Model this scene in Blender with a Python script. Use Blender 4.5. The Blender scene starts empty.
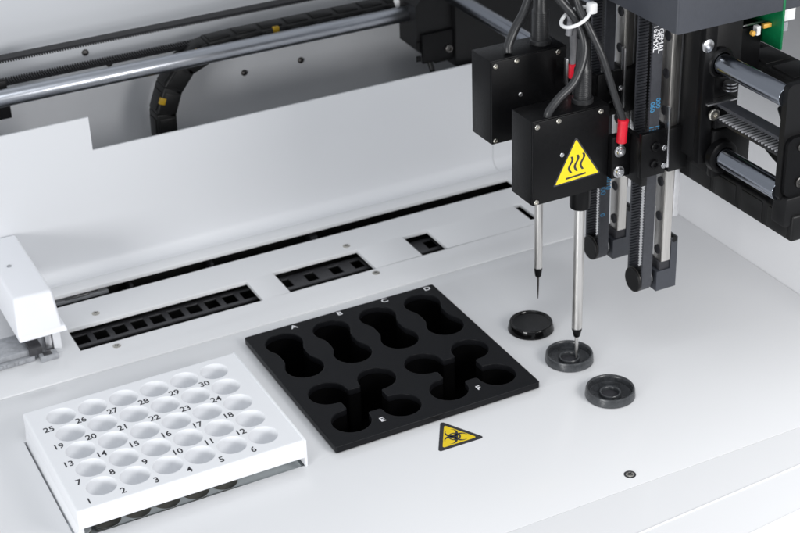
import bpy, bmesh, math, random
from mathutils import Vector, Matrix, Euler
random.seed(7)
S = 0.01                       # millimetres -> scene units (1 unit = 100 mm)
scene = bpy.context.scene
COL = scene.collection
PI = math.pi

# ------------------------------------------------------------------ materials
def mat(name, col, rough=0.5, metal=0.0, noise=0.0, nscale=40.0, bump=0.0, bscale=300.0, spec=0.5, coat=0.0,
        trans=0.0, rvar=0.0, stretch=None, sss=0.0, emit=None):
    m = bpy.data.materials.new(name); m.use_nodes = True
    nt = m.node_tree; b = nt.nodes['Principled BSDF']
    b.inputs['Base Color'].default_value = (*col, 1)
    b.inputs['Roughness'].default_value = rough
    b.inputs['Metallic'].default_value = metal
    b.inputs['Specular IOR Level'].default_value = spec
    b.inputs['Coat Weight'].default_value = coat
    b.inputs['Coat Roughness'].default_value = 0.08
    b.inputs['Transmission Weight'].default_value = trans
    if sss:
        b.inputs['Subsurface Weight'].default_value = sss
        b.inputs['Subsurface Radius'].default_value = (0.04, 0.04, 0.04)
        b.inputs['Subsurface Scale'].default_value = 1.0
    if emit:
        b.inputs['Emission Color'].default_value = (*emit[0], 1); b.inputs['Emission Strength'].default_value = emit[1]
    tc = nt.nodes.new('ShaderNodeTexCoord'); mp = nt.nodes.new('ShaderNodeMapping')
    nt.links.new(tc.outputs['Object'], mp.inputs['Vector'])
    if stretch: mp.inputs['Scale'].default_value = stretch
    if noise or rvar:
        n = nt.nodes.new('ShaderNodeTexNoise'); n.inputs['Scale'].default_value = nscale; n.inputs['Detail'].default_value = 5
        nt.links.new(mp.outputs['Vector'], n.inputs['Vector'])
        if noise:
            r = nt.nodes.new('ShaderNodeValToRGB')
            lo = [max(0, c * (1 - noise)) for c in col]; hi = [min(1, c * (1 + noise)) for c in col]
            r.color_ramp.elements[0].position = 0.3; r.color_ramp.elements[1].position = 0.7
            r.color_ramp.elements[0].color = (*lo, 1); r.color_ramp.elements[1].color = (*hi, 1)
            nt.links.new(n.outputs['Fac'], r.inputs['Fac']); nt.links.new(r.outputs['Color'], b.inputs['Base Color'])
        if rvar:
            mr = nt.nodes.new('ShaderNodeMapRange')
            mr.inputs['From Min'].default_value = 0.3; mr.inputs['From Max'].default_value = 0.7
            mr.inputs['To Min'].default_value = max(0.02, rough - rvar); mr.inputs['To Max'].default_value = min(1, rough + rvar)
            nt.links.new(n.outputs['Fac'], mr.inputs['Value']); nt.links.new(mr.outputs['Result'], b.inputs['Roughness'])
    if bump:
        n2 = nt.nodes.new('ShaderNodeTexNoise'); n2.inputs['Scale'].default_value = bscale; n2.inputs['Detail'].default_value = 3
        nt.links.new(mp.outputs['Vector'], n2.inputs['Vector'])
        bp = nt.nodes.new('ShaderNodeBump'); bp.inputs['Strength'].default_value = bump; bp.inputs['Distance'].default_value = 0.002
        nt.links.new(n2.outputs['Fac'], bp.inputs['Height']); nt.links.new(bp.outputs['Normal'], b.inputs['Normal'])
    return m

M = {}
M['deck'] = mat('white_powder_coat', (0.755, 0.76, 0.77), 0.2, bump=0.06, bscale=160, spec=0.5, rvar=0.035, nscale=1.6)
M['panel'] = mat('white_sheet_metal', (0.73, 0.74, 0.76), 0.42, bump=0.10, bscale=110, spec=0.4)
M['wall'] = mat('wall_metal_lightened', (0.80, 0.81, 0.83), 0.45, noise=0.03, nscale=2, bump=0.08, bscale=120)  # same sheet as the upper wall, lightened where little light reaches
M['sidewall'] = mat('light_side_metal', (0.84, 0.84, 0.85), 0.5, bump=0.08, bscale=110)
M['rack'] = mat('white_moulded_plastic', (0.84, 0.85, 0.87), 0.5, sss=0.05, bump=0.05, bscale=150, spec=0.22)
M['rackgrey'] = mat('grey_drawer_plate', (0.62, 0.67, 0.69), 0.5, noise=0.04)
M['hole_brown'] = mat('dark_drawer_hole', (0.24, 0.235, 0.21), 0.6, noise=0.1)
M['cover'] = mat('white_cover_plastic', (0.86, 0.87, 0.90), 0.35, sss=0.08, bump=0.04, bscale=150)
M['ink'] = mat('printed_black_ink', (0.03, 0.03, 0.035), 0.6, noise=0.2, nscale=60)
M['inkwhite'] = mat('printed_white_ink', (0.8, 0.8, 0.82), 0.6, noise=0.04, nscale=60)
M['inkblue'] = mat('printed_blue_ink', (0.05, 0.23, 0.42), 0.6, noise=0.25, nscale=60)
M['yellow'] = mat('yellow_label_vinyl', (0.83, 0.60, 0.012), 0.45, noise=0.03, nscale=20)
M['yellow_hot'] = mat('bright_yellow_vinyl', (0.86, 0.66, 0.012), 0.4, noise=0.03, nscale=20)
M['blockblack'] = mat('black_moulded_plastic', (0.0078, 0.0081, 0.0094), 0.34, noise=0.12, nscale=50, bump=0.4, bscale=140, spec=0.13, rvar=0.05)
M['wellblack'] = mat('shaded_black_pocket', (0.002, 0.002, 0.0022), 0.55, noise=0.1, nscale=60, spec=0.03)  # block plastic again, with the shade inside the pockets put into its colour
M['anod'] = mat('black_anodised_metal', (0.0038, 0.0038, 0.0043), 0.38, noise=0.06, nscale=60, bump=0.25, bscale=160, spec=0.17, rvar=0.05)
M['blackmetal'] = mat('dull_black_metal', (0.006, 0.006, 0.0065), 0.42, noise=0.1, nscale=60, spec=0.26)
M['blackplastic'] = mat('black_chain_plastic', (0.007, 0.007, 0.0072), 0.42, noise=0.1, nscale=60, bump=0.15, bscale=120, spec=0.3)
M['chassis'] = mat('dark_chassis', (0.008, 0.008, 0.008), 0.8, noise=0.3, nscale=10)
M['stripdark'] = mat('dark_strip_plastic', (0.05, 0.05, 0.054), 0.5, noise=0.15, nscale=30)
M['belt'] = mat('grey_black_rubber', (0.045, 0.047, 0.055), 0.52, noise=0.12, nscale=40, bump=0.3, bscale=120)
M['cup'] = mat('charcoal_plastic', (0.028, 0.030, 0.033), 0.28, noise=0.3, nscale=26, bump=0.25, bscale=90, rvar=0.06)
M['cupgloss'] = mat('glossy_black_plastic', (0.003, 0.003, 0.003), 0.10, noise=0.2, nscale=20, spec=0.35)
M['wallup'] = mat('wall_metal_upper', (0.66, 0.675, 0.70), 0.45, bump=0.08, bscale=120)  # upper rear wall, toned apart from the less lit lower sheet
M['armsteel'] = mat('dimmed_chrome', (0.30, 0.32, 0.36), 0.2, 1.0)  # same steel as the rear shaft, dark surroundings put into the colour
M['beltdark'] = mat('black_toothed_rubber', (0.016, 0.016, 0.018), 0.5, noise=0.12, nscale=40, spec=0.3)
M['tooth'] = mat('glinting_black_teeth', (0.42, 0.42, 0.44), 0.3, noise=0.2, nscale=30)  # black belt teeth, their bright shine painted as pale grey
M['beltgloss'] = mat('glossy_black_rubber', (0.02, 0.02, 0.022), 0.22, noise=0.1, nscale=40)
M['chrome'] = mat('polished_chrome', (0.48, 0.50, 0.54), 0.30, 1.0)
M['steel'] = mat('brushed_steel', (0.74, 0.725, 0.705), 0.40, 1.0, noise=0.05, nscale=14, rvar=0.05, stretch=(6, 6, 0.6))
M['railsteel'] = mat('ground_rail_steel', (0.66, 0.64, 0.61), 0.36, 1.0, noise=0.08, nscale=14, rvar=0.08, stretch=(8, 8, 0.5))
M['screw'] = mat('zinc_screw', (0.55, 0.53, 0.48), 0.3, 1.0, noise=0.15, nscale=60)
M['darkscrew'] = mat('dark_screw', (0.12, 0.115, 0.11), 0.35, 1.0, noise=0.2, nscale=60)
M['cable'] = mat('grey_cable_jacket', (0.022, 0.0225, 0.024), 0.36, noise=0.1, nscale=40)
M['cablelight'] = mat('light_grey_cable_jacket', (0.19, 0.19, 0.20), 0.35, noise=0.1, nscale=40)
M['red'] = mat('red_heat_shrink', (0.62, 0.012, 0.03), 0.38, noise=0.1, nscale=40)
M['tie'] = mat('white_nylon', (0.8, 0.8, 0.8), 0.4, noise=0.03)
M['hood'] = mat('slate_grey_hood', (0.046, 0.050, 0.061), 0.40, noise=0.05, nscale=30, bump=0.25, bscale=120)
M['pcb'] = mat('green_circuit_board', (0.0, 0.15, 0.05), 0.4, noise=0.15, nscale=30)
M['gold'] = mat('amber_component', (0.75, 0.42, 0.08), 0.35, noise=0.1)
M['tagyellow'] = mat('yellow_chain_clip', (0.34, 0.21, 0.008), 0.45, noise=0.15)
M['smoke'] = mat('smoky_plastic', (0.33, 0.34, 0.36), 0.25, noise=0.15, nscale=25, spec=0.6)
M['silver'] = mat('silver_metal', (0.65, 0.65, 0.66), 0.3, 1.0, noise=0.08, nscale=20)

# ------------------------------------------------------------------ mesh builder (everything in mm, world axes)
class MB:
    def __init__(s): s.bm = bmesh.new()
    def _merge(s, t, mtx=None):
        if mtx is not None: bmesh.ops.transform(t, matrix=mtx, verts=t.verts)
        me = bpy.data.meshes.new('tmp'); t.to_mesh(me); t.free(); s.bm.from_mesh(me); bpy.data.meshes.remove(me); return s
    def box(s, x0, x1, y0, y1, z0, z1, bev=0.0, seg=2, rot=None):
        t = bmesh.new(); bmesh.ops.create_cube(t, size=1)
        bmesh.ops.scale(t, vec=(x1 - x0, y1 - y0, z1 - z0), verts=t.verts)
        if bev: bmesh.ops.bevel(t, geom=t.edges[:], offset=bev, segments=seg, profile=0.5, affect='EDGES')
        m = Matrix.Translation(((x0 + x1) / 2, (y0 + y1) / 2, (z0 + z1) / 2))
        if rot: m = m @ Euler(rot).to_matrix().to_4x4()
        return s._merge(t, m)
    def hexa(s, pts, bev=0.0, seg=2):        # 8 corners: bottom loop of 4 then top loop of 4
        t = bmesh.new(); v = [t.verts.new(p) for p in pts]
        for f in ((3, 2, 1, 0), (4, 5, 6, 7), (0, 1, 5, 4), (1, 2, 6, 5), (2, 3, 7, 6), (3, 0, 4, 7)):
            t.faces.new([v[i] for i in f])
        bmesh.ops.recalc_face_normals(t, faces=t.faces)
        if bev: bmesh.ops.bevel(t, geom=t.edges[:], offset=bev, segments=seg, profile=0.5, affect='EDGES')
        return s._merge(t)
    def lathe(s, prof, c, axis='Z', seg=48, cap0=True, cap1=True):   # prof [(r, h)] along axis from c
        t = bmesh.new(); rings = []
        for r, h in prof:
            if r < 1e-6: rings.append([t.verts.new((0, 0, h))])
            else: rings.append([t.verts.new((r * math.cos(2 * PI * i / seg), r * math.sin(2 * PI * i / seg), h)) for i in range(seg)])
        for a, b in zip(rings, rings[1:]):
            for i in range(seg):
                j = (i + 1) % seg
                if len(a) == 1 and len(b) == 1: continue
                if len(a) == 1: t.faces.new((a[0], b[j], b[i]))
                elif len(b) == 1: t.faces.new((a[i], a[j], b[0]))
                else: t.faces.new((a[i], a[j], b[j], b[i]))
        if cap0 and len(rings[0]) > 1: t.faces.new(rings[0][::-1])
        if cap1 and len(rings[-1]) > 1: t.faces.new(rings[-1])
        m = Matrix.Translation(c)
        if axis == 'X': m = m @ Matrix.Rotation(PI / 2, 4, 'Y')
        elif axis == '-X': m = m @ Matrix.Rotation(-PI / 2, 4, 'Y')
        elif axis == 'Y': m = m @ Matrix.Rotation(-PI / 2, 4, 'X')
        elif axis == '-Y': m = m @ Matrix.Rotation(PI / 2, 4, 'X')
        elif not isinstance(axis, str): m = m @ Vector((0, 0, 1)).rotation_difference(Vector(axis)).to_matrix().to_4x4()
        return s._merge(t, m)
    def cyl(s, c, r, h, axis='Z', seg=40, bev=0.3):
        return s.lathe([(r - bev, 0), (r, bev), (r, h - bev), (r - bev, h)], c, axis, seg)
    def tube(s, pts, r, seg=14, sub=10):
        P = [Vector(p) for p in pts]; out = []
        if sub > 1 and len(P) > 2:
            Q = [2 * P[0] - P[1]] + P + [2 * P[-1] - P[-2]]
            for i in range(1, len(Q) - 2):
                for k in range(sub):
                    u = k / sub; a, b, c, d = Q[i - 1:i + 3]
                    out.append(0.5 * ((2 * b) + (c - a) * u + (2 * a - 5 * b + 4 * c - d) * u * u + (3 * b - a - 3 * c + d) * u ** 3))
            out.append(P[-1])
        else: out = P
        t = bmesh.new(); rings = []; up = None
        for i, p in enumerate(out):
            d = (out[min(i + 1, len(out) - 1)] - out[max(i - 1, 0)]).normalized()
            if up is None: up = d.orthogonal().normalized()
            up = (up - d * up.dot(d)).normalized(); w = d.cross(up)
            rings.append([t.verts.new(p + r * (math.cos(2 * PI * k / seg) * up + math.sin(2 * PI * k / seg) * w)) for k in range(seg)])
        for a, b in zip(rings, rings[1:]):
            for k in range(seg): t.faces.new((a[k], a[(k + 1) % seg], b[(k + 1) % seg], b[k]))
        t.faces.new(rings[0][::-1]); t.faces.new(rings[-1])
        return s._merge(t)
    def prism(s, poly, axis, a0, a1):       # poly 2D extruded; axis 'X': poly (y,z); 'Y': (x,z); 'Z': (x,y)
        t = bmesh.new()
        f = {'X': lambda p, a: (a, p[0], p[1]), 'Y': lambda p, a: (p[0], a, p[1]), 'Z': lambda p, a: (p[0], p[1], a)}[axis]
        A = [t.verts.new(f(p, a0)) for p in poly]; B = [t.verts.new(f(p, a1)) for p in poly]; n = len(poly)
        t.faces.new(A[::-1]); t.faces.new(B)
        for i in range(n): t.faces.new((A[i], A[(i + 1) % n], B[(i + 1) % n], B[i]))
        bmesh.ops.recalc_face_normals(t, faces=t.faces)
        return s._merge(t)
    def sheet(s, poly, axis, a0, a1):       # open profile strip
        t = bmesh.new()
        f = {'X': lambda p, a: (a, p[0], p[1]), 'Y': lambda p, a: (p[0], a, p[1])}[axis]
        A = [t.verts.new(f(p, a0)) for p in poly]; B = [t.verts.new(f(p, a1)) for p in poly]
        for i in range(len(poly) - 1): t.faces.new((A[i], A[i + 1], B[i + 1], B[i]))
        return s._merge(t)
    def frame_plate(s, x0, x1, y0, y1, z0, z1, holes, bev=0.5):   # plate with rectangular holes
        xs = sorted({x0, x1, *[h[0] for h in holes], *[h[1] for h in holes]})
        ys = sorted({y0, y1, *[h[2] for h in holes], *[h[3] for h in holes]})
        def solid(i, j):
            if not (0 <= i < len(xs) - 1 and 0 <= j < len(ys) - 1): return False
            cx, cy = (xs[i] + xs[i + 1]) / 2, (ys[j] + ys[j + 1]) / 2
            return not any(h[0] < cx < h[1] and h[2] < cy < h[3] for h in holes)
        t = bmesh.new(); V = {}
        def v(i, j, z):
            k = (i, j, z)
            if k not in V: V[k] = t.verts.new((xs[i], ys[j], z))
            return V[k]
        for i in range(len(xs) - 1):
            for j in range(len(ys) - 1):
                if not solid(i, j): continue
                t.faces.new((v(i, j, z1), v(i + 1, j, z1), v(i + 1, j + 1, z1), v(i, j + 1, z1)))
                t.faces.new((v(i, j + 1, z0), v(i + 1, j + 1, z0), v(i + 1, j, z0), v(i, j, z0)))
                for di, dj, a, b in ((-1, 0, (i, j + 1), (i, j)), (1, 0, (i + 1, j), (i + 1, j + 1)), (0, -1, (i, j), (i + 1, j)), (0, 1, (i + 1, j + 1), (i, j + 1))):
                    if not solid(i + di, j + dj):
                        t.faces.new((v(*a, z0), v(*b, z0), v(*b, z1), v(*a, z1)))
        bmesh.ops.recalc_face_normals(t, faces=t.faces)
        if bev:
            es = [e for e in t.edges if len(e.link_faces) == 2 and all(abs(q.co.z - z1) < 1e-6 for q in e.verts) and e.calc_face_angle(0) > 0.5]
            bmesh.ops.bevel(t, geom=es, offset=bev, segments=2, profile=0.5, affect='EDGES')
        return s._merge(t)
    def mesh(s, me, mtx=None):
        t = bmesh.new(); t.from_mesh(me)
        return s._merge(t, mtx)
    def move(s, d): bmesh.ops.translate(s.bm, vec=d, verts=s.bm.verts); return s
    def build(s, name, m, parent=None, ang=35):
        o0 = Vector((0, 0, 0)); p = parent
        while p is not None: o0 += Vector(p.location); p = p.parent
        if parent is None:
            xs = [v.co for v in s.bm.verts]
            loc = Vector((sum(v.x for v in xs) / len(xs), sum(v.y for v in xs) / len(xs), min(v.z for v in xs))) * S
        else: loc = Vector((0, 0, 0))
        bmesh.ops.transform(s.bm, matrix=Matrix.Translation(-(o0 + loc)) @ Matrix.Scale(S, 4), verts=s.bm.verts)
        me = bpy.data.meshes.new(name); s.bm.to_mesh(me); s.bm.free()
        me.materials.append(m)
        for f in me.polygons: f.use_smooth = True
        me.set_sharp_from_angle(angle=math.radians(ang))
        o = bpy.data.objects.new(name, me); COL.objects.link(o)
        o.parent = parent; o.location = loc
        return o

def edge_wear_glint(m, col, lo, hi):            # pale edges: rubbed on the cups, painted highlight on the block
    nt = m.node_tree; b = nt.nodes['Principled BSDF']; g = nt.nodes.new('ShaderNodeNewGeometry')
    mr = nt.nodes.new('ShaderNodeMapRange'); mr.inputs['From Min'].default_value = lo; mr.inputs['From Max'].default_value = hi
    nt.links.new(g.outputs['Pointiness'], mr.inputs['Value'])
    mx = nt.nodes.new('ShaderNodeMix'); mx.data_type = 'RGBA'; mx.inputs[7].default_value = (*col, 1)
    src = b.inputs['Base Color'].links[0].from_socket
    nt.links.new(mr.outputs['Result'], mx.inputs[0]); nt.links.new(src, mx.inputs[6]); nt.links.new(mx.outputs[2], b.inputs['Base Color'])
edge_wear_glint(M['cup'], (0.17, 0.18, 0.19), 0.545, 0.64)
edge_wear_glint(M['blockblack'], (0.085, 0.088, 0.096), 0.54, 0.66)  # lit rims and chamfers of the block put into its colour

def thing(name, label, cat, loc, group=None):
    o = bpy.data.objects.new(name, None); COL.objects.link(o)
    o.location = Vector(loc) * S; o.empty_display_size = 0.1
    o['label'] = label; o['category'] = cat
    if group: o['group'] = group
    return o
def tag(o, label, cat, group=None):
    o['label'] = label; o['category'] = cat
    if group: o['group'] = group
    return o
def structure(o): o['kind'] = 'structure'; return o
def dup(root, off):
    r = root.copy(); COL.objects.link(r); r.location = root.location + Vector(off) * S
    for ch in list(root.children):
        c = ch.copy(); COL.objects.link(c); c.parent = r
        for g in list(ch.children):
            d = g.copy(); COL.objects.link(d); d.parent = c
    return r

def curve_mesh(cu):
    o = bpy.data.objects.new('tmpcurve', cu); COL.objects.link(o)
    bpy.context.view_layer.update()
    me = bpy.data.meshes.new_from_object(o.evaluated_get(bpy.context.evaluated_depsgraph_get()))
    bpy.data.objects.remove(o); bpy.data.curves.remove(cu)
    return me
def text_mesh(txt, size, depth=0.1, bold=0.016):          # centred text lying in XY, mm
    cu = bpy.data.curves.new('t', 'FONT'); cu.body = txt; cu.size = size; cu.align_x = 'CENTER'; cu.align_y = 'CENTER'
    cu.extrude = depth; cu.resolution_u = 4; cu.offset = size * bold
    return curve_mesh(cu)
def plate(loops, z0, z1, bev=0.4):            # filled 2D outline with holes, rounded rims
    cu = bpy.data.curves.new('p', 'CURVE'); cu.dimensions = '2D'; cu.fill_mode = 'BOTH'
    for lp in loops:
        sp = cu.splines.new('POLY'); sp.points.add(len(lp) - 1); sp.use_cyclic_u = True
        for p, q in zip(sp.points, lp): p.co = (q[0], q[1], 0, 1)
    cu.extrude = (z1 - z0) / 2 - bev; cu.bevel_depth = bev; cu.bevel_resolution = 2; cu.offset = -bev
    me = curve_mesh(cu)
    me.transform(Matrix.Translation((0, 0, (z0 + z1) / 2)))
    return me
def circle(cx, cy, r, n=56): return [(cx + r * math.cos(2 * PI * i / n), cy + r * math.sin(2 * PI * i / n)) for i in range(n)]
def rrect(x0, x1, y0, y1, r, n=5):
    out = []
    for cx, cy, a in ((x1 - r, y1 - r, 0), (x0 + r, y1 - r, 90), (x0 + r, y0 + r, 180), (x1 - r, y0 + r, 270)):
        for k in range(n + 1):
            t = math.radians(a + 90 * k / n); out.append((cx + r * math.cos(t), cy + r * math.sin(t)))
    return out
def arc(cx, cy, r, a0, a1, n): return [(cx + r * math.cos(a0 + (a1 - a0) * i / n), cy + r * math.sin(a0 + (a1 - a0) * i / n)) for i in range(n + 1)]

def screw_head(mb, c, r, axis, h=1.0, socket=True):
    prof = [(r, 0), (r, h * 0.7), (r * 0.85, h)]
    if socket: prof += [(r * 0.5, h), (r * 0.45, h * 0.3), (0, h * 0.3)]
    else: prof += [(0, h * 1.15)]
    mb.lathe(prof, c, axis, 20, cap0=True, cap1=False)
def cross_screw(mb, c, r, h=0.9):           # countersunk cross-head screw lying in the deck, facing up
    mb.lathe([(r, -0.5), (r, h * 0.5), (r * 0.75, h), (0, h)], c, 'Z', 28)

# ------------------------------------------------------------------ setting
HB = (1.5, 148.5, 1.5, 150.5)               # cut-out under the reagent block
HR = (-169.5, -19.4, -0.4, 113.0)           # cut-out under the sample rack
d = MB().frame_plate(-420, 377, -119.4, 168.6, -3, 0, [HB, HR], 0.35).build('deck', M['deck'], None, 30); structure(d)
OA = (-104.2, 34.6, 201.3, 233.6); OB = (57.2, 127.9, 201.8, 236.2); OC = (168.4, 190.3, 202, 237)
SL = (-135, 292, 268.2, 284.9); SR = (270.5, 277.2, 210.3, 238.8)
pl = MB().frame_plate(-420, 377, 169.2, 299, -2, 0.9, [OA, OB, OC, SL, SR], 0.7).build('rear_deck', M['deck'], None, 30); structure(pl)
# bent sheet panel behind the slot: lip, bend, upright with a taller tab on the left
bend = [(299, 0.9)] + [(302 + 9 * math.sin(t), 9.9 - 9 * math.cos(t)) for t in [PI / 2 * k / 10 for k in range(11)]]
back = [(p[0] + 0, p[1]) for p in bend]
mb = MB()
outer = [(312.5, 98.4)] + [(302 + 10.5 * math.sin(t), 9.9 - 10.5 * math.cos(t)) for t in [PI / 2 * k / 10 for k in range(10, -1, -1)]] + [(299, -0.6)]
mb.prism(back + [(311, 98.4)] + outer, 'X', -420, 293.4)
mb.box(-420, -48, 311, 312.5, 98.4, 125.0)
mb.prism(back + [(311, 98.4)] + outer, 'X', 293.75, 377)
o = mb.build('back_panel', M['panel'], None, 30); structure(o)
o = MB().box(-420, 420, 402, 405, -60, 420).build('rear_wall', M['wall']); structure(o)
o = MB().box(-420, 376, 398.5, 401.9, 115.5, 420, 0.4).build('upper_rear_wall', M['wallup']); structure(o)  # separate sheet so the brighter upper wall has its own colour
o = MB().box(377.2, 380, -119.4, 402, -60, 230).build('side_wall', M['sidewall']); structure(o)
o = MB().box(-420, 377, -119, 402, -62, -60).build('chassis_floor', M['chassis']); structure(o)
mb = MB()   # dark inner skins that close the cavity under the deck
mb.box(-420, 377, 262, 264, -60, -2.2).box(-420, 377, 303, 304, -60, -1.2)
mb.box(-420, 377, 186, 188, -60, -2.2); o = mb.build('cavity_wall', M['chassis']); structure(o)
# front apron: three gently falling facets with rounded edges between them
def yl2(x): return -157.0 + (x - 121.7) * 0.0522
def yl3(x): return -185.9 + (x - 180.1) * 0.085
def facet(name, rows_of):
    t = bmesh.new(); A, B = [[t.verts.new(p) for p in rows_of(x)] for x in (-420, 420)]
    for i in range(len(A) - 1): t.faces.new((A[i], B[i], B[i + 1], A[i + 1]))
    bmesh.ops.recalc_face_normals(t, faces=t.faces)
    mb = MB(); mb._merge(t); o = mb.build(name, M['deck'], None, 14); structure(o)
    if sum(p.normal.z for p in o.data.polygons) < 0: o.data.flip_normals()
def bead(x, y, z, r=0.9): return [(x, y + r * math.cos(a), z + r * 0.75 * math.sin(a)) for a in [PI * k / 8 for k in range(9)]]
facet('front_apron', lambda x: [(x, -119.75, -3), (x, -119.75, -0.2), (x, -120.0, -0.05), (x, yl2(x) + 1.0, -0.8)] + bead(x, yl2(x), -0.85) +
      [(x, yl3(x) + 0.8, -3.3)] + bead(x, yl3(x), -3.4, 0.7) + [(x, yl3(x) - 1.5, -3.9), (x, yl3(x) - 60, -16)])

# ------------------------------------------------------------------ deck screws
for (x, y, z, lab) in ((-79.3, 245.4, 0.9, 'small deck screw behind the long strip opening near the white cover'),
                       (-80.1, 194.1, 0.9, 'small deck screw in front of the long strip opening at its left end'),
                       (123.8, 245.5, 0.9, 'small deck screw behind the middle opening at its far right corner'),
                       (124.7, 195.2, 0.9, 'small deck screw in front of the middle opening at its near right corner'),
                       (147.9, -108.3, 0.0, 'dark ringed screw alone on the front deck near the apron seam')):
    t = thing('deck_screw', lab, 'screw', (x, y, z), 'screws set in the deck')
    big = z == 0
    mb = MB(); cross_screw(mb, (x, y, z - 0.2), 2.6 if big else 2.9); mb.build('screw_head', M['screw'], t)
    mb = MB()
    for a in (0.4, 0.4 + PI / 2): mb.box(x - 1.7, x + 1.7, y - 0.32, y + 0.32, z + 0.68, z + 0.74, rot=(0, 0, a))
    mb.build('cross_slot', M['ink'], t)
    if big:
        MB().lathe([(2.65, 0), (3.7, 0), (3.7, 0.25), (2.65, 0.25)], (x, y, z + 0.01), 'Z', 30, False, False).build('washer', M['ink'], t)

# ------------------------------------------------------------------ reagent block
t = thing('reagent_block', 'square black reagent block with lettered bottle holes sunk in the white deck', 'reagent block', (75, 76, 0))
def dumb(cx, y0, y1, r, w):
    a = math.asin(w / r)
    return arc(cx, y1, r, -PI / 2 + a, 3 * PI / 2 - a, 40) + arc(cx, y0, r, PI / 2 + a, 5 * PI / 2 - a, 40)
def flower(cx, cy, Dx, Dy, r, rc):
    out = []; D = math.hypot(Dx, Dy)
    b = math.acos((D * D + r * r - rc * rc) / (2 * D * r)); c = math.acos((D * D + rc * rc - r * r) / (2 * D * rc))
    cs = [(Dx, Dy), (-Dx, Dy), (-Dx, -Dy), (Dx, -Dy)]
    th = [math.atan2(y, x) for x, y in cs]
    for k in range(4):
        a = th[k]; out += arc(cx + cs[k][0], cy + cs[k][1], r, a - PI + b, a + PI - b, 36)
        n = th[(k + 1) % 4]
        while n < a: n += 2 * PI
        out += arc(cx, cy, rc, a + c, n - c, 8)[1:-1]
    return out
def soften(lp, step=0.6, it=44):
    P = [Vector(p) for p in lp] + [Vector(lp[0])]; out = []; carry = 0.0
    for a, b in zip(P, P[1:]):
        L = (b - a).length; d = carry
        while d < L: out.append(a.lerp(b, d / L)); d += step
        carry = d - L
    n = len(out)
    for _ in range(it): out = [(out[i - 1] + out[i] * 2 + out[(i + 1) % n]) / 4 for i in range(n)]
    return [(p.x, p.y) for p in out]
holes = [dumb(x, 95.8, 130.5, 13.5, 9.2) for x in (21.4, 57.8, 94.2, 130.2)]
holes += [flower(39.6, 40.2, 18.1, 18.2, 13.3, 14.9), flower(111.5, 40.8, 18.1, 18.2, 13.3, 14.9)]
holes = [soften(h) for h in holes]
MB().mesh(plate([rrect(0, 150, 0, 152, 1.6)] + holes, 0.7, 5.5, 0.55)).build('top_plate', M['blockblack'], t, 40)
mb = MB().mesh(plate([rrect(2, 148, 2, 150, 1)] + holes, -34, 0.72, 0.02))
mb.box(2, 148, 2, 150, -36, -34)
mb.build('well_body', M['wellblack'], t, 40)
for ch, x, y in (('A', 36.1, 147.2), ('B', 72.2, 147.7), ('C', 108.4, 147.7), ('D', 143.2, 147.4), ('E', 39.2, 12.9), ('F', 111.0, 14.0)):
    MB().mesh(text_mesh(ch, 6.9, 0.06, 0.012), Matrix.Translation((x, y, 5.54)) @ Matrix.Diagonal((1.08, 0.92, 1, 1))).build('letter', M['inkwhite'], t)

# ------------------------------------------------------------------ sample rack
t = thing('sample_rack', 'white sample rack with thirty numbered wells at front left', 'sample rack', (-94, 56, 0))
wx = [-146.0 + 20.88 * i for i in range(6)]; wy = [15.7 + 21.0 * j for j in range(5)]
X0, X1, Y0, Y1, ZT = -166.9, -20.6, -2.3, 115.3, 20.0
mb = MB()
cu = bpy.data.curves.new('p', 'CURVE'); cu.dimensions = '2D'; cu.fill_mode = 'BOTH'
for lp in [rrect(X0 + 1.2, X1 - 1.2, Y0 + 1.2, Y1 - 1.2, 1.2)] + [circle(x, y, 9.5, 64) for x in wx for y in wy]:
    sp = cu.splines.new('POLY'); sp.points.add(len(lp) - 1); sp.use_cyclic_u = True
    for p, q in zip(sp.points, lp): p.co = (q[0], q[1], 0, 1)
mb.mesh(curve_mesh(cu), Matrix.Translation((0, 0, ZT)))
prof = [(9.5, 0), (9.4, -0.03), (9.3, -0.15), (9.25, -0.4), (9.0, -12.5), (8.4, -14.6), (6.5, -15.8), (0, -16.2)]
for x in wx:
    for y in wy: mb.lathe(prof, (x, y, ZT), 'Z', 64, False, False)
# rounded shoulder + walls round the top face (front lip stops above the drawer slit, sides go down through the deck)
def ring(ins, z): return [(p[0], p[1], z) for p in rrect(X0 + ins, X1 - ins, Y0 + ins, Y1 - ins, 1.2 + 0.0 * ins)]
tb = bmesh.new(); loops = []
for ins, z in ((1.2, ZT), (0.7, ZT - 0.12), (0.25, ZT - 0.45), (0, ZT - 1.1), (0, 7.2), (1.5, 7.2), (2.2, 7.2)):
    loops.append([tb.verts.new(p) for p in ring(ins, z)])
for a, b in zip(loops, loops[1:]):
    for i in range(len(a)): tb.faces.new((a[i], b[i], b[(i + 1) % len(a)], a[(i + 1) % len(a)]))
mb._merge(tb)
top = mb.build('top_plate', M['rack'], t, 40)
mb = MB().hexa([(X0 - 2.0, -0.2, -6), (X0 + 3, -0.2, -6), (X0 + 3, Y1 - 2.4, -6), (X0 - 2.0, Y1 - 2.4, -6), (X0 + 0.02, Y0 + 0.4, 8.2), (X0 + 3, Y0 + 0.4, 8.2), (X0 + 3, Y1 - 0.3, 8.2), (X0 + 0.02, Y1 - 0.3, 8.2)], 0.2)
mb.box(X0 + 0.06, X1 - 0.06, Y1 - 3, Y1 - 0.1, 0.4, 8.2, 0.3)
mb.build('side_wall', M['rack'], t)
MB().box(X1 - 1.6, X1 + 0.1, Y0 - 0.5, Y1 - 0.3, 0.3, 20.4, 0.35).build('end_cheek', M['rack'], t)
k = 1
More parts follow.
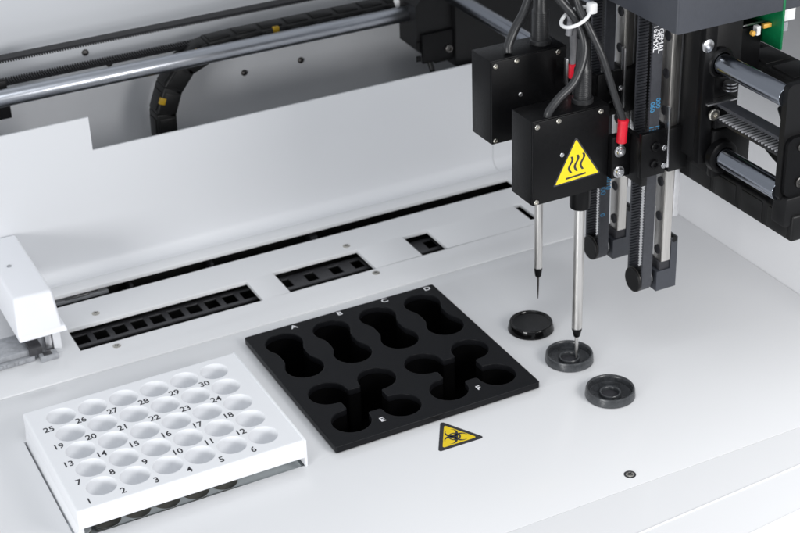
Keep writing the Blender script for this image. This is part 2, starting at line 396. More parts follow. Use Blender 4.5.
for j in range(5):
    for i in range(6):
        MB().mesh(text_mesh(str(k), 7.4, 0.05), Matrix.Translation((wx[i] - 11.1, wy[j] - 11.2, ZT + 0.02)) @ Matrix.Diagonal((0.93, 1.04, 1, 1))).build('number', M['ink'], t)
        k += 1
dp = MB().mesh(plate([rrect(X0 + 3.2, X1 - 1.8, 0.4, 112, 0.6)] + [circle(-165.2 + 18.85 * i, 13.2, 8.6, 40) for i in range(6)], -5, -3, 0.2)).build('drawer_plate', M['rackgrey'], t)
for i in range(6):
    MB().lathe([(8.8, -3.4), (8.4, -6.5), (0, -6.5)], (-165.2 + 18.85 * i, 13.2, 0), 'Z', 40, False, False).build('tube_socket', M['hole_brown'], dp)
MB().box(-173, -17, -2.5, 114, -10, -7, 0.3).build('drawer_pan', M['rackgrey'], t)

# ------------------------------------------------------------------ biohazard label
P0, P1, P2 = Vector((90.6, -30.2)), Vector((74.2, -0.6)), Vector((57.0, -29.6))
def tri(ins, rad, n=5):
    c = (P0 + P1 + P2) / 3; R = (P1 - c).length; k = (R - 2 * ins) / R
    pts = [c + (p - c) * k for p in (P0, P1, P2)]; out = []
    for i, p in enumerate(pts):
        a = (pts[i - 1] - p).normalized(); b = (pts[(i + 1) % 3] - p).normalized(); bis = (a + b).normalized()
        ctr = p + bis * rad * 2; 
        s0 = p + a * rad * 1.732; s1 = p + b * rad * 1.732
        a0 = math.atan2(*(s0 - ctr).yx); a1 = math.atan2(*(s1 - ctr).yx)
        while a1 < a0: a1 += 2 * PI
        if a1 - a0 > PI: a1 -= 2 * PI
        out += [(ctr.x + rad * math.cos(a0 + (a1 - a0) * q / n), ctr.y + rad * math.sin(a0 + (a1 - a0) * q / n)) for q in range(n + 1)]
    return out
t = thing('warning_label', 'yellow triangular biohazard label stuck on deck before the black block', 'warning label', (74, -20, 0))
MB().mesh(plate([tri(0, 1.6)], 0.02, 0.14, 0.03)).build('border', M['ink'], t)
MB().mesh(plate([tri(2.6, 1.0)], 0.15, 0.2, 0.01)).build('face', M['yellow'], t)
def biohazard(mb, c, R, z):               # three open horned rings around a small central ring
    cx, cy = c
    def crescent(px, py, ro, ri, off, ang, gap):
        n = 26; out = []; inn = []
        for q in range(n + 1):
            a = ang + gap + (2 * PI - 2 * gap) * q / n
            out.append((px + ro * math.cos(a), py + ro * math.sin(a)))
            inn.append((px + off * math.cos(ang) + ri * math.cos(a), py + off * math.sin(ang) + ri * math.sin(a)))
        tb = bmesh.new(); A = [tb.verts.new((*p, z)) for p in out]; B = [tb.verts.new((*p, z)) for p in inn]
        for i in range(n): tb.faces.new((A[i], A[i + 1], B[i + 1], B[i]))
        bmesh.ops.recalc_face_normals(tb, faces=tb.faces); mb._merge(tb)
    for k in range(3):
        a = PI / 2 + k * 2 * PI / 3
        crescent(cx + 0.5 * R * math.cos(a), cy + 0.5 * R * math.sin(a), 0.5 * R, 0.37 * R, 0.13 * R, a, 0.42)
    n = 30
    for r0, r1, zz in ((0.36 * R, 0.48 * R, z + 0.01),):
        tb = bmesh.new()
        A = [tb.verts.new((cx + r0 * math.cos(2 * PI * q / n), cy + r0 * math.sin(2 * PI * q / n), zz)) for q in range(n)]
        B = [tb.verts.new((cx + r1 * math.cos(2 * PI * q / n), cy + r1 * math.sin(2 * PI * q / n), zz)) for q in range(n)]
        for i in range(n): tb.faces.new((A[i], A[(i + 1) % n], B[(i + 1) % n], B[i]))
        bmesh.ops.recalc_face_normals(tb, faces=tb.faces); mb._merge(tb)
mb = MB(); biohazard(mb, (74.0, -20.0), 8.6, 0.24); mb.build('biohazard_symbol', M['ink'], t)

# ------------------------------------------------------------------ wash cups
t = thing('wash_cup', 'glossy black closed cup on the deck behind the two open cups', 'cup', (184.5, 68.8, 0), 'round cups on the deck')
MB().lathe([(16.0, 0), (16.4, 0.4), (15.3, 5.6), (15.0, 6.2), (14.4, 6.4), (13.9, 6.2), (13.6, 5.5), (13.3, 5.1), (0, 5.1)], (184.5, 68.8, 0.02), 'Z', 64, True, False).build('cup_body', M['cupgloss'], t, 50)
for y, lab in ((20.4, 'open charcoal cup with the long probe tip lowered into it'), (-29.6, 'open charcoal cup nearest the apron with empty centre hole')):
    x = 185.8
    t = thing('wash_cup', lab, 'cup', (x, y, 0), 'round cups on the deck')
    MB().lathe([(15.9, 0), (16.6, 0.5), (16.2, 5.4), (15.8, 6.2), (15.2, 6.3), (14.7, 6.0), (14.3, 4.4), (14.0, 1.6), (13.4, 1.2), (7.0, 1.05)], (x, y, 0.02), 'Z', 64, True, False).build('cup_body', M['cup'], t, 50)
    MB().lathe([(7.4, 1.05), (7.2, 2.6), (6.8, 3.1), (6.2, 3.1), (5.7, 2.6), (5.4, 0.4)], (x, y, 0.02), 'Z', 48, False, False).build('inner_ring', M['cup'], t, 50)
    MB().lathe([(5.6, 0), (5.6, 0.35), (0, 0.35)], (x, y, 0.05), 'Z', 36, True, False).build('drain', M['ink'], t)

# ------------------------------------------------------------------ strips in the deck openings
def strip(name, lab, x0, x1, y0, y1, z, sq, hw, mb_extra=None):
    t = thing(name, lab, 'cuvette strip', ((x0 + x1) / 2, (y0 + y1) / 2, z - 14), 'dark strips under the deck openings')
    ym = (y0 + y1) / 2
    MB().frame_plate(x0, x1, y0, y1, z - 1.2, z, [(s - hw, s + hw, ym - 6.4, ym + 6.4) for s in sq], 0.3).build('window_bar', M['stripdark'], t)
    MB().box(x0, x1, y0, y1, z - 14, z - 12).build('base', M['chassis'], t)
    return t
strip('cuvette_strip', 'dark strip of square windows in the long opening', -108, 39, 220.0, 240.2, -8, [-95.5 + 14.35 * i for i in range(10)], 5.0)
strip('cuvette_strip', 'dark strip with three grey tabs in the middle opening', 53, 132, 220.0, 240.2, -8, [65.0, 86.0, 107.0, 125.5], 4.4)
strip('cuvette_strip', 'dark strip with one grey tab in the small square opening', 164, 195, 220.0, 240.2, -8, [189.5], 4.4)
# hardware seen down the long rear slot
t = thing('slot_connector', 'silver bracket glimpsed in the rear slot beside the white cover', 'bracket', (-77, 297, -14))
MB().box(-100, -57, 287, 299, -9, -6, 0.4).build('bracket_plate', M['smoke'], t)
MB().box(-91, -72, 286.5, 294, -5.9, -4.6, 0.4).build('silver_block', M['silver'], t)
for x in (-69, -65.5): MB().cyl((x, 290, -5.9), 1.3, 1.6).build('pin', M['darkscrew'], t)
for x, lab in ((-38.5, 'thin dark upright post in rear slot above the strip opening'), (27.5, 'thin dark upright post in rear slot above the middle gap'), (115, 'wider dark upright tab in rear slot behind middle opening')):
    w = 1.3 if x < 100 else 3
    tag(MB().box(x - w, x + w, 288, 300, -40, -8, 0.3).build('slot_post', M['stripdark']), lab, 'post', 'posts in the rear slot')

# ------------------------------------------------------------------ white cover and reader at the left
t = thing('reader_cover', 'rounded white plastic cover at far left over the reader', 'cover', (-128, 250, 19))
mb = MB().hexa([(-145.5, 203, 20.5), (-113.2, 203, 20.5), (-114.0, 309.5, 20.5), (-146, 309.5, 20.5),
                (-142.2, 214.6, 47.2), (-114.9, 213.4, 47.2), (-114.9, 309.5, 47.2), (-143.6, 309.5, 47.2)], 2.2, 4)
mb.build('shell', M['cover'], t, 60)
MB().hexa([(-145, 202, 19), (-110.6, 202, 19), (-110.6, 309, 19), (-145, 309, 19), (-144, 204, 23), (-111.6, 204, 23), (-112, 309, 23), (-144, 309, 23)], 0.8, 3).build('flange', M['cover'], t, 60)
MB().lathe([(1.7, 0), (1.7, 0.5), (1.1, 0.8), (0, 0.8)], (-132, 262, 47.2), 'Z', 24).build('screw_cap', M['smoke'], t)
t = thing('barcode_reader', 'grey metal and smoky plastic sensor under the white cover', 'sensor', (-140, 210, 1))
MB().box(-190, -133, 207, 232, 1, 9, 0.5).build('sensor_body', M['smoke'], t)
MB().box(-190, -136, 203.5, 206.5, 1.0, 5, 0.4).build('clear_strip', M['smoke'], t)
for x in (-164, -156, -148): MB().box(x, x + 5, 202.6, 203.3, 2, 4.6, 0.2).build('dark_lens', M['smoke'], t)
MB().box(-139, -130, 204, 216, 5, 11, 0.4).build('dark_block', M['stripdark'], t)
MB().box(-133, -120.5, 198.8, 206, 1.0, 5.5, 0.4).build('foot', M['smoke'], t)
MB().box(-130.5, -124.5, 199.5, 204.5, 5.6, 6.0, 0.1).build('lens_window', M['stripdark'], t)
MB().box(-121, -115.5, 206, 222, 1.0, 18.6, 0.5).build('end_plate', M['panel'], t)
MB().box(-126.5, -122, 207, 220, 1.0, 18.6, 0.5).build('clear_plate', M['silver'], t)

# ------------------------------------------------------------------ long X drive: shaft, belt, chain, wall screws
SY, SZ = 340, 141.5
tag(MB().lathe([(6.2, 0), (6.4, 0.3), (6.4, 640), (6.2, 640.3)], (-400, SY, SZ), 'X', 64).build('guide_shaft', M['chrome'], None, 40),
    'long polished steel shaft running in front of the rear wall', 'guide shaft')
t = thing('drive_belt', 'long black toothed belt loop stretched along the rear wall', 'belt', (60, 370, 128))
mb = MB(); zu, zl = 160.4, 141.2
mb.box(-105, 420, 365, 375, zu - 0.7, zu + 0.9)
for i in range(265):
    x = -104 + i * 1.98; mb.box(x, x + 1.0, 365, 375, zu - 2.0, zu - 0.7)
mb.build('upper_run', M['beltdark'], t)
mb = MB(); mb.box(-105, 420, 365, 375, zl - 0.9, zl + 0.7)
for i in range(265):
    x = -104 + i * 1.98; mb.box(x, x + 1.0, 365, 375, zl + 0.7, zl + 2.0)
mb.build('lower_run', M['beltdark'], t)
t = thing('belt_pulley', 'black pulley and bracket at left end of rear belt', 'pulley', (-106, 370, 120))
MB().cyl((-106, 364, (zu + zl) / 2), 8.6, 14, 'Y').build('wheel', M['blackmetal'], t)
MB().box(-118, -93.4, 356, 363, 118, 148, 1).build('bracket', M['blackmetal'], t)
for x, z, lab in ((-21, 140.8, 'small screw on rear wall between the belt runs'), (-3.3, 127.8, 'small screw on rear wall just under the lower belt run'),
                  (109.8, 94.6, 'small screw on rear wall below the shaft, beside the chain'), (160.8, 94.8, 'small screw on rear wall below the shaft, nearer the carriage')):
    mb = MB(); mb.lathe([(2.7, 0), (2.6, 0.8), (2.0, 1.7), (1.0, 2.2), (0, 2.3)], (x, 398.4 if z > 116 else 401.9, z), '-Y', 28)
    tag(mb.build('wall_screw', M['darkscrew'], None, 60), lab, 'screw', 'dome screws on the rear wall')

def chain(root, path, w, h, clips=(), clipmat=None, axis='Y', gap=0.8):
    # one link per path segment; w across the chain, h its height
    for i, (a, b) in enumerate(zip(path, path[1:])):
        a, b = Vector(a), Vector(b); d = b - a; L = d.length; d.normalize()
        side = Vector((0, 1, 0)) if axis == 'Y' else Vector((1, 0, 0))
        up = d.cross(side).normalized()
        mb = MB()
        tb = MB().box(-L / 2 - 1.6, L / 2 + 1.6 - gap, -w / 2, w / 2, -h / 2, h / 2, 1.4, 3)
        tb.box(-L / 2 + 2, L / 2 - 3, -w / 2 - 0.7, w / 2 + 0.7, -h / 2 + 1.6, h / 2 - 1.6, 1.0)
        tb.box(-L / 2 + 1, L / 2 - 4, -w / 2 + 3, w / 2 - 3, h / 2 - 0.3, h / 2 + 0.9, 0.4)
        me = bpy.data.meshes.new('tmp'); tb.bm.to_mesh(me); tb.bm.free()
        m = Matrix((d, side, up)).transposed().to_4x4(); m.translation = (a + b) / 2
        mb.mesh(me, m); bpy.data.meshes.remove(me)
        lk = mb.build('chain_link', M['blackplastic'], root)
        if i in clips:
            tb = MB().box(-2.6, 2.6, -w / 2 - 1.0, -w / 2 + 2.2, h / 2 - 4, h / 2 + 0.9, 0.4)
            me = bpy.data.meshes.new('tmp'); tb.bm.to_mesh(me); tb.bm.free()
            MB().mesh(me, m).build('clip', clipmat, lk); bpy.data.meshes.remove(me)
t = thing('cable_chain', 'black cable chain with yellow clips looping behind the rear shaft', 'cable chain', (60, 364, 40))
R = 30; zt = 139.5
path = [(25, 362, 10), (25, 362, 31), (24.5, 362, 52), (24, 362, 73)]
path += [(24.5, 362, 95), (32, 362, 114), (45, 362, 130), (66, 362, 138.5)]
for i in range(8): path.append((88 + 22 * i, 362, zt))
chain(t, path, 20, 16, clips=(4, 6, 9), clipmat=M['tagyellow'])

t = thing('rail_carriage', 'black carriage block clamped on the right end of the rear shaft', 'carriage', (265, 335, 92))
mb = MB().prism([(243, 160), (300, 160), (300, 103), (246, 101), (229.5, 116.5), (229.5, 152), (236, 160)], 'Y', 322, 352)
mb.build('block', M['blackmetal'], t)
MB().box(233, 262, 318.5, 322, 104, 129, 1.2).build('clamp_plate', M['anod'], t)
mb = MB(); screw_head(mb, (257, 318.4, 113), 3.4, '-Y', 1.8); mb.build('bolt', M['darkscrew'], t)
MB().lathe([(9.5, 0), (9.5, 5), (7.2, 5.6), (7.2, 0)], (235, SY, SZ), '-X', 40).build('bearing', M['blackmetal'], t)
MB().box(262, 420, 316, 345, 96, 170, 2).build('gantry_head', M['blackmetal'], t)
for z in (106, 118): MB().box(228.5, 232.7, 320.5, 321.9, z, z + 5, 0.4).build('rib', M['anod'], t)
tag(MB().tube([(241, 322, 104), (242, 319, 96), (246, 318, 84), (246, 318, 70), (243, 319, 40)], 2.2).build('carriage_cable', M['blackplastic']),
    'short black cable hanging from the rear carriage behind the white panel', 'cable')
tag(MB().box(226, 232, 350, 355, 144, 150, 1.0).build('sensor_flag', M['tie']), 'tiny white sensor tab above the shaft end', 'sensor')

# ------------------------------------------------------------------ cantilever arm along Y: two shafts, end block, chains, belts
AX = 250
tag(MB().lathe([(6.0, 0), (6.2, 0.3), (6.2, 436), (6.0, 436.3)], (AX + 1, -102, 164.5), 'Y', 56).build('arm_shaft', M['armsteel'], None, 40),
    'lower polished shaft of the right arm, under the ribbed belt', 'guide shaft', 'shafts of the right arm')
tag(MB().lathe([(6.0, 0), (6.2, 0.3), (6.2, 436), (6.0, 436.3)], (AX, -102, 224.5), 'Y', 56).build('arm_shaft', M['armsteel'], None, 40),
    'upper polished shaft of the right arm, just under the grey hood', 'guide shaft', 'shafts of the right arm')
t = thing('end_block', 'black end bracket holding both arm shafts at right edge', 'end block', (268, -108, 134))
def rr_prism(mb, x0, x1, z0, z1, r, y0, y1): mb.prism(rrect(x0, x1, z0, z1, r), 'Y', y0, y1)
mb = MB(); rr_prism(mb, 247, 330, 160, 233, 4, -106, -101.5); mb.build('upper_plate', M['blackmetal'], t)
mb = MB(); rr_prism(mb, 248, 330, 163, 201, 5, -109, -106.2); mb.build('cap_plate', M['anod'], t)
MB().box(249, 330, -111, -98, 144, 163, 1.2).build('foot', M['blackmetal'], t)
for x, z, r in ((257.5, 194.5, 2.6), (259, 171.5, 3.4)):
    mb = MB(); screw_head(mb, (x, -109, z), r, '-Y', 1.4); mb.build('bolt', M['darkscrew'], t)
# travelling carriage on the arm
t = thing('arm_carriage', 'black travelling carriage between the belt slides and the arm shafts', 'carriage', (255, 20, 137))
MB().box(247, 268, -37, 84, 150, 262, 1.2).build('body', M['blackmetal'], t)
mb = MB().box(237, 246, -41, -35, 160, 258, 0.8); mb.build('front_bar', M['anod'], t)
MB().box(242, 246.8, -34, 80, 158, 251, 0.6).build('back_plate', M['blackmetal'], t)
MB().box(246.9, 249.6, 98, 175, 150, 251, 0.6).build('rear_plate', M['blackmetal'], t)
MB().box(246.2, 275, -43, -37.5, 149, 181, 1.5).build('lower_flange', M['blackmetal'], t)
MB().lathe([(10.5, 0), (10.5, 5), (9, 6), (7.0, 6), (7.0, 0)], (AX + 1, -43, 164.5), '-Y', 44).build('lower_bearing', M['anod'], t)
MB().lathe([(9.5, 0), (9.5, 3), (8.6, 4), (7.0, 4), (7.0, 0)], (AX, -38, 224.5), '-Y', 44).build('upper_bearing', M['anod'], t)
mb = MB(); screw_head(mb, (238.5, -41, 238), 4.2, '-Y', 1.5, False); mb.build('dome_bolt', M['silver'], t)
mb = MB(); screw_head(mb, (244.5, -43.2, 193), 3.8, '-Y', 1.8); mb.build('bolt', M['screw'], t)
mb = MB()
for k in range(3): mb.lathe([(4.3 - k * 0.3, 0), (4.9 - k * 0.3, 0.5), (4.3 - k * 0.3, 1.1), (3.4, 1.1)], (257, -42, 206 + 2.0 * k), 'Z', 24, True, True)
mb.build('spring', M['silver'], t)
MB().box(240, 262, -43.5, -37, 199, 200.2, 0.3).build('shim', M['silver'], t)
MB().box(254, 292, -30, -28, 239, 240, 0.2).build('edge_strip', M['silver'], t)
mb = MB().box(247, 256, -42.5, -37.2, 182, 199, 0.6); mb.build('small_mount', M['blackmetal'], t)
MB().box(262, 288, -30, 40, 206, 238, 1.2).build('motor', M['anod'], t)
t = thing('ribbed_belt', 'black toothed drive belt along the arm between the two shafts', 'belt', (255, -70, 188))
run = MB().box(247.5, 259.5, -101, -30, 187.5, 189.1).build('lower_run', M['beltgloss'], t)
mb = MB()
for i in range(22):
    y = -99 + i * 3.1; mb.box(247.6, 259.4, y, y + 1.1, 189.2, 190.3, 0.2)
mb.build('toothing', M['tooth'], run)
mb = MB().box(247.5, 256.5, -101, -30, 197.5, 199.5); mb.build('upper_run', M['belt'], t)
t2 = thing('arm_cable_chain', 'black cable chain of square links hung under lower arm shaft', 'cable chain', (262, -60, 130))
chain(t2, [(262, 14 - 25.5 * i, 142.5) for i in range(5)] + [(262, -112, 142.5)], 17, 17, axis='X')
t3 = thing('upper_cable_chain', 'flat black cable chain behind the upper arm shaft', 'cable chain', (300, -40, 205))
chain(t3, [(300, 70 - 27 * i, 206) for i in range(7)], 26, 13, axis='X')
mb = MB()
mb.tube([(283, -62, 196), (281, -70, 190), (280, -84, 181), (281, -98, 176)], 4.2)
mb2 = MB().tube([(268, -50, 186), (270, -66, 176), (268, -84, 172), (266, -100, 176)], 3.6)
tag(mb.build('arm_cable', M['blackplastic']), 'thick black cable sagging behind the ribbed belt, farther one', 'cable', 'cables behind the ribbed belt')
tag(mb2.build('arm_cable', M['blackplastic']), 'thick black cable sagging just under the ribbed belt', 'cable', 'cables behind the ribbed belt')

t = thing('circuit_board', 'green circuit board standing under the grey hood at upper right', 'circuit board', (291, -36, 226))
MB().box(289.6, 291.2, -46, 10, 226, 262, 0.15).build('board', M['pcb'], t)
MB().box(291.4, 301, -44, -32, 243, 253, 0.6).build('white_connector', M['tie'], t)
MB().box(291.4, 297, -43, -33, 236, 242, 0.4).build('dark_connector', M['smoke'], t)
MB().box(283.5, 289.5, -37, -34, 238, 240.8, 0.5).build('amber_capacitor', M['gold'], t)
MB().box(277.5, 280.5, -38, -34, 235, 241, 0.5).build('white_capacitor', M['tie'], t)
MB().lathe([(1.6, 0), (1.6, 2), (0.8, 2.8), (0, 2.9)], (273.5, -38, 238), '-Y', 20).build('indicator', M['gold'], t)

t = thing('drive_hood', 'slate grey sheet metal hood over the slides at top right', 'hood', (270, 20, 251))
hd = MB()
hd.prism(rrect(212.3, 420, -45.5, 140, 2.0, 4), 'Z', 251.2, 330)
hd.build('hood_shell', M['hood'], t, 30)

# ------------------------------------------------------------------ vertical slides (front and rear)
YC = -5.0; PZ = 66.6
def make_slide(label, blue):
    t = thing('belt_slide', label, 'linear slide', (228, YC, 58), 'vertical belt slides')
    MB().lathe([(7.9, 0), (8.4, 0.4), (8.4, 1.6), (8.1, 1.9), (7.0, 1.9), (7.0, 9.8), (7.6, 9.8), (7.6, 10.6), (4, 10.6), (4, 14.5)], (216.8, YC, PZ), 'X', 44).build('pulley', M['blackmetal'], t)
    MB().lathe([(5.6, 0), (6.4, 0.2), (6.4, 0.7), (5.6, 0.9)], (228.0, YC, PZ), 'X', 40, True, True).build('pulley_ring', M['silver'], t)
    MB().lathe([(8.42, 0), (8.6, 0.1), (8.6, 0.5), (8.42, 0.6)], (218.0, YC, PZ), 'X', 44, False, False).build('flange_ring', M['darkscrew'], t)
    mb = MB(); r0, r1 = 7.2, 8.4
    for sgn in (-1, 1):
        mb.box(219.0, 226.4, YC + sgn * (r0 + r1) / 2 - 0.65, YC + sgn * (r0 + r1) / 2 + 0.65, PZ, 262)
        n = 88 if sgn else 0
        for i in range(94):
            z = PZ + 2 + i * 2.03
            y0 = YC + sgn * r0; y1 = y0 - sgn * 0.95
            mb.box(219.02, 226.38, min(y0, y1), max(y0, y1), z, z + 1.05)
    a = arc(YC, PZ, r1, PI, 2 * PI, 20) + arc(YC, PZ, r0, 2 * PI, PI, 20)
    mb.prism(a, 'X', 219.0, 226.4)
    belt = mb.build('belt', M['belt'], t, 30)
    yf = YC - r1 - 0.06
    def bt(txt, x, z, size, m):
        mtx = Matrix.Translation((x, yf, z)) @ Matrix.Rotation(PI / 2, 4, 'X') @ Matrix.Rotation(-PI / 2, 4, 'Z')
        MB().mesh(text_mesh(txt, size, 0.04), mtx).build('lettering', m, belt)
    if blue:
        bt('060', 220.6, 192, 4.6, M['inkblue']); bt('000', 224.8, 194, 4.6, M['inkblue'])
        bt('131', 220.6, 176, 4.6, M['inkblue']); bt('12', 224.8, 177, 4.6, M['inkblue'])
        bt('162MXL', 220.8, 237, 5.0, M['inkwhite']); bt('GEMAL', 224.6, 235, 5.0, M['inkwhite'])
    else:
        bt('0000', 220.8, 115, 5.4, M['inkblue']); bt('5010', 224.9, 118, 5.4, M['inkblue'])
        bt('0', 220.8, 94.5, 5.2, M['inkblue'])
    # guide rail with counterbored holes on its -X face
    mb = MB().box(233.6, 240.4, -13.2, -4.2, 79, 262, 0.35)
    mb.box(233.9, 240.1, -13.7, -13.1, 79.2, 262, 0.2)
    rail = mb.build('rail', M['railsteel'], t)
    for k in range(8):
        mb = MB(); mb.lathe([(3.25, 0), (3.25, 0.25), (2.9, 0.3), (2.2, 0.12), (1.6, 0.12), (1.4, 0.02), (0, 0.02)], (233.42, -8.7, 86.6 + 24.7 * k), '-X', 30, True, False)
        mb.build('rail_hole', M['ink'], rail)
    mb = MB().prism([(230.5, 58), (246, 58), (246, 95), (240.9, 95), (240.9, 72.5), (230.5, 72.5)], 'Y', -13.4, 1)
    mb.build('bracket', M['hood'], t)
    mb = MB().box(233, 240.6, -12.6, -1, 72.7, 78.9, 0.2); mb.build('dark_recess', M['ink'], t)  # black stub put where the recess below the rail falls dark
    MB().cyl((243.5, -13.6, 93.5), 2.3, 8, 'Y').build('bracket_pin', M['blackmetal'], t)
    MB().box(241, 245.5, -12.8, 8, 110, 262, 0.5).build('back_bar', M['silver'], t)
    return t
make_slide('nearer vertical belt slide with steel rail, hanging lowest over the deck', True)
s2 = make_slide('farther vertical belt slide half hidden behind the probe head', False)
s2.location = s2.location + Vector((0, 51, 0)) * S

# ------------------------------------------------------------------ probe heads
def make_head(label, ox=0.0, tube_r=3.5):
    t = thing('probe_head', label, 'probe head', (172, 14, 4.7), 'heated probe heads')
    x0, x1, y0, y1, z0, z1 = 143.6, 199, 1.0, 26.6, 137.0, 193.6
    MB().box(x0, x1, y0 + 1.6, y1, z0, z1, 0.5).build('housing', M['anod'], t)
    MB().box(x0 + 0.15, x1 - 0.15, y0, y0 + 1.5, z0 + 0.15, z1 - 0.3, 0.35).build('front_plate', M['anod'], t)
    for x, z in ((146.4, 190.4), (161.7, 191.0), (192.3, 190.6), (146.2, 139.4)):
        mb = MB(); screw_head(mb, (x, y0, z), 1.75, '-Y', 0.9); mb.build('screw', M['screw'], t)
    mb = MB(); mb.lathe([(1.5, 0), (1.3, 0.3), (0.7, 0.5), (0, 0.3)], (164.8, y0, 167.4), '-Y', 20); mb.build('set_screw', M['silver'], t)
    px, py = 187.2, 14.0
    g = MB().lathe([(6.9, 0), (6.9, 2.6), (6.4, 3.0), (5.5, 3.0), (5.5, 22), (4.8, 23), (4.2, 42), (0, 42)], (px, py, z1 - 0.05), 'Z', 36, False, False).build('gland', M['cable'], t)
    mb = MB()
    for k in range(20): mb.lathe([(5.5, 0), (5.62, 0.2), (5.62, 0.5), (5.5, 0.7)], (px, py, z1 + 4.5 + k * 0.85), 'Z', 36, False, False)
    mb.build('gland_rib', M['cable'], g)
    MB().lathe([(6.4, 0), (6.7, 1), (6.7, 18)], (px, py, 120), 'Z', 40, True, False).build('collar', M['anod'], t)
    tr = tube_r
    MB().lathe([(tr, 28.8), (tr, 122)], (px, py, 0), 'Z', 40, True, False).build('probe_tube', M['steel'], t)
    MB().lathe([(1.5, 21.6), (2.1, 22.2), (tr, 28.0), (tr, 29.2)], (px, py, 0), 'Z', 36, True, False).build('probe_cone', M['anod'], t)
    if tr > 3: MB().lathe([(0.3, 4.8), (1.1, 12), (1.35, 21.8)], (px, py, 0), 'Z', 24, True, False).build('needle', M['steel'], t)
    else: MB().lathe([(0.25, 4.0), (0.7, 12), (0.85, 21.8)], (px, py, 0), 'Z', 20, True, False).build('needle', M['darkscrew'], t)
    # mounting arm, belt clamp and carriage that ride on the slide
    arm = MB().box(199.2, 213, -3.0, 3.0, 143.5, 172.3, 0.5).build('arm_plate', M['anod'], t)
    MB().box(213.2, 217.6, -16, 6, 140, 172, 0.6).build('arm_rib', M['blackmetal'], t)
    MB().box(211.4, 230.0, -17.2, -14.0, 146.5, 176.6, 0.5).build('belt_clamp', M['anod'], t)
    for z in (167.0, 154.6):
        mb = MB(); screw_head(mb, (221.3, -17.2, z), 3.1, '-Y', 1.8); mb.build('socket_screw', M['anod'], t)
    MB().box(230.6, 232.2, -17.8, -13.9, 150, 191, 0.2).build('edge_plate', M['silver'], t)
    MB().box(232.4, 246.5, -17.0, -1, 146, 176, 0.7).build('carriage_block', M['blackmetal'], t)
    for z in (164.5, 152.2):
        mb = MB(); screw_head(mb, (228.4, -17.3, z), 1.9, '-Y', 1.0); mb.build('carriage_screw', M['silver'], t)
    # the two lugs bolted on the arm
    for x, z in ((204.6, 162.2), (204.2, 148.0)):
        lg = MB().lathe([(1.9, 0), (4.0, 0), (4.0, 0.8), (1.9, 0.8)], (x, -3.1, z), '-Y', 28, False, False).build('ring_lug', M['silver'], t)
        mb = MB(); screw_head(mb, (x, -3.9, z), 2.9, '-Y', 2.2); mb.build('lug_screw', M['silver'], lg)
    return t
h1 = make_head('front black probe head with yellow hot surface label and long thick probe')
P0, P1, P2 = Vector((193.6, 148.0)), Vector((174.6, 177.6)), Vector((158.2, 146.6))
fy = 0.98
def up(poly, y): return Matrix.Translation((0, y, 0)) @ Matrix.Rotation(PI / 2, 4, 'X')
lb = MB().mesh(plate([tri(0, 0.8)], 0.02, 0.14, 0.03), up(None, fy)).build('warning_label', M['ink'], h1)
MB().mesh(plate([tri(1.0, 0.5)], 0.15, 0.2, 0.01), up(None, fy)).build('label_face', M['yellow_hot'], lb)
mb = MB()
for k in range(3):        # three rising heat waves
    x = 171.0 + 4.3 * k; pts = []
    for q in range(17):
        z = 153.5 + 11.2 * q / 16; pts.append((x + 1.25 * math.sin(-q / 16 * 2 * PI + 0.4), z + 0.35 * k))
    w = 0.85
    poly = [(a - w, b) for a, b in pts] + [(a + w, b) for a, b in pts[::-1]]
    tb = bmesh.new(); A = [tb.verts.new((a - w, fy - 0.24, b)) for a, b in pts]; B = [tb.verts.new((a + w, fy - 0.24, b)) for a, b in pts]
    for i in range(16): tb.faces.new((A[i], B[i], B[i + 1], A[i + 1]))
    mb._merge(tb)
tb = bmesh.new(); tb.faces.new([tb.verts.new(p) for p in ((167.5, fy - 0.24, 149.6), (182.3, fy - 0.24, 150.3), (182.3, fy - 0.24, 151.6), (167.5, fy - 0.24, 150.9))]); mb._merge(tb)
mb.build('heat_symbol', M['ink'], lb)
h2 = make_head('rear black probe head raised higher with slender needle probe', tube_r=2.9)
h2.location = h2.location + Vector((-0.4 + 0.0, 49.5, 22.6)) * S

# ------------------------------------------------------------------ cables
def cable(name, lab, pts, r, m=None): return tag(MB().tube(pts, r).build(name, m or M['cable']), lab, 'cable', 'grey cables of the probe heads')
cable('sensor_cable', 'thick grey cable curving down into top of front probe head', [(156.5, 6, 192), (158, 5.6, 197), (165, 5.5, 204), (176, 6, 212), (184, 9, 225), (186, 13, 237), (183, 18, 248), (176, 22, 258), (168, 28, 272)], 2.7)
cable('sensor_cable', 'grey cable arching into top of the rear probe head', [(159, 57, 217.5), (160, 58, 222), (166, 60, 231), (173, 60, 242), (179, 60, 258), (183, 60, 275)], 2.9)
t = thing('ground_lead', 'grey lead ending in red sleeve on front head arm', 'cable', (205, -4, 160), 'grey cables of the probe heads')
MB().tube([(205.6, -4.4, 180), (205, -3.5, 186), (200, -2, 201), (193, 2, 226), (187, 8, 244), (184, 16, 256), (183, 24, 275)], 2.3).build('wire', M['cable'], t)
MB().lathe([(3.0, 0), (3.5, 0.6), (3.2, 6), (3.3, 13), (3.6, 15.2), (2.6, 15.6)], (204.6, -4.6, 168.6), (0.08, 0.02, 1.0), 28).build('red_sleeve', M['red'], t, 50)
MB().hexa([(203.0, -5.0, 163.5), (206.2, -5.0, 163.5), (206.2, -4.1, 163.5), (203.0, -4.1, 163.5), (203.2, -5.4, 170), (206.4, -5.4, 170), (206.4, -3.8, 170), (203.2, -3.8, 170)], 0.2).build('lug', M['silver'], t)
t = thing('ground_lead', 'light grey lead with red sleeve on the rear head', 'cable', (201, 47, 198), 'grey cables of the probe heads')
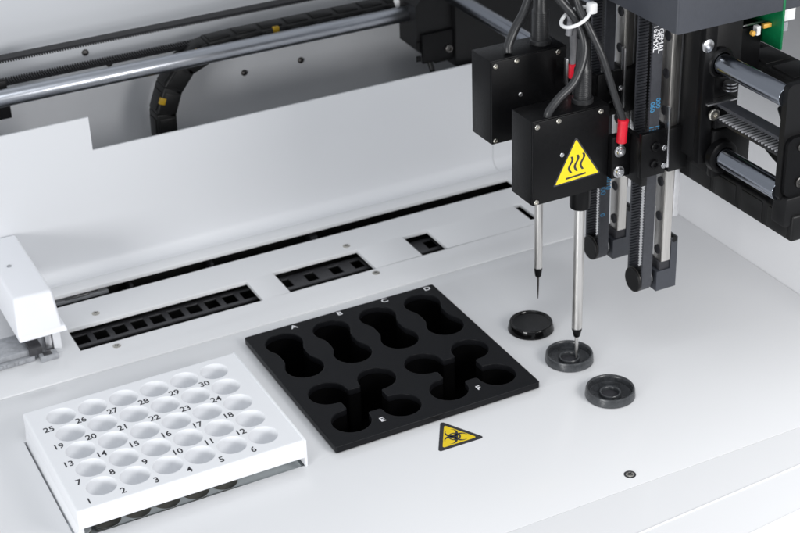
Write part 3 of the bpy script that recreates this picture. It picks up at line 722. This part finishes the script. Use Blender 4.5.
MB().tube([(196.5, 41, 207), (195.5, 38, 216), (191, 32, 228), (187, 26, 240), (181, 24, 252), (174, 26, 262), (170, 30, 275)], 2.2).build('wire', M['cablelight'], t)
MB().lathe([(3.0, 0), (3.3, 0.6), (3.1, 9), (2.4, 9.4)], (196.5, 41, 198.4), 'Z', 26).build('red_sleeve', M['red'], t, 50)
MB().box(191.4, 193.0, 39.5, 42.5, 194, 212, 0.3).build('lug', M['silver'], t)
cable('sensor_cable', 'light grey cable rising through the white tie', [(181.5, 22, 236), (182, 21, 246), (180, 22, 254), (175, 25, 264), (172, 30, 275)], 2.2, M['cablelight'])
t = thing('cable_tie', 'white nylon cable tie round the grey cable bundle', 'cable tie', (181, 18, 247))
mb = MB(); pts = []
for k in range(25):
    a = 2 * PI * k / 24; pts.append((181.5 + 8.6 * math.cos(a), 15 + 8.5 * math.sin(a), 249.5 + 4.2 * math.cos(a)))
mb.tube(pts, 1.15, 10, 3); mb.build('strap', M['tie'], t)
MB().box(187.5, 193, 8, 13.5, 251.5, 258.5, 1.2).build('tie_head', M['tie'], t)

# ------------------------------------------------------------------ camera (calibrated from the photograph)
cam = bpy.data.cameras.new('Camera'); co = bpy.data.objects.new('Camera', cam); COL.objects.link(co)
a, b, c = -0.454327806, 1.06326837, -0.0383853943
Rm = Matrix.Rotation(a, 3, 'Z') @ Matrix.Rotation(b, 3, 'X') @ Matrix.Rotation(c, 3, 'Z')
co.matrix_world = Matrix.Translation(Vector((-319.26, -755.51, 589.11)) * S) @ Rm.to_4x4()
cam.sensor_width = 36; cam.lens = 1591.42788 / 800 * 36
cam.clip_start = 0.1; cam.clip_end = 200
cam.dof.use_dof = True; cam.dof.focus_distance = 9.55; cam.dof.aperture_fstop = 1.9
scene.camera = co

# ------------------------------------------------------------------ light: studio softboxes and an added left fill
w = bpy.data.worlds.new('World'); scene.world = w; w.use_nodes = True
bg = w.node_tree.nodes['Background']; bg.inputs['Color'].default_value = (0.90, 0.94, 1.0, 1); bg.inputs['Strength'].default_value = 0.5
def softbox(name, loc, target, sx, sy, power, col=(1, 1, 1)):
    L = bpy.data.lights.new(name, 'AREA'); L.shape = 'RECTANGLE'; L.size = sx * S; L.size_y = sy * S; L.energy = power; L.color = col
    o = bpy.data.objects.new(name, L); COL.objects.link(o); o.location = Vector(loc) * S
    o.rotation_euler = (Vector(target) - Vector(loc)).to_track_quat('-Z', 'Y').to_euler(); return o
softbox('key_softbox', (320, -520, 360), (190, 0, 0), 280, 220, 240, (1.0, 0.99, 0.985))
softbox('top_softbox', (-250, -420, 1100), (-60, 200, 0), 900, 500, 370, (0.94, 0.97, 1.0))
softbox('left_fill', (-950, -620, 230), (350, 100, 70), 420, 260, 620, (0.99, 0.995, 1.0))  # unseen fill lamp, added to brighten the right side wall

scene.render.engine = 'CYCLES'
scene.cycles.max_bounces = 8
scene.view_settings.view_transform = 'Standard'; scene.view_settings.look = 'None'
scene.view_settings.exposure = 0.0; scene.view_settings.gamma = 1
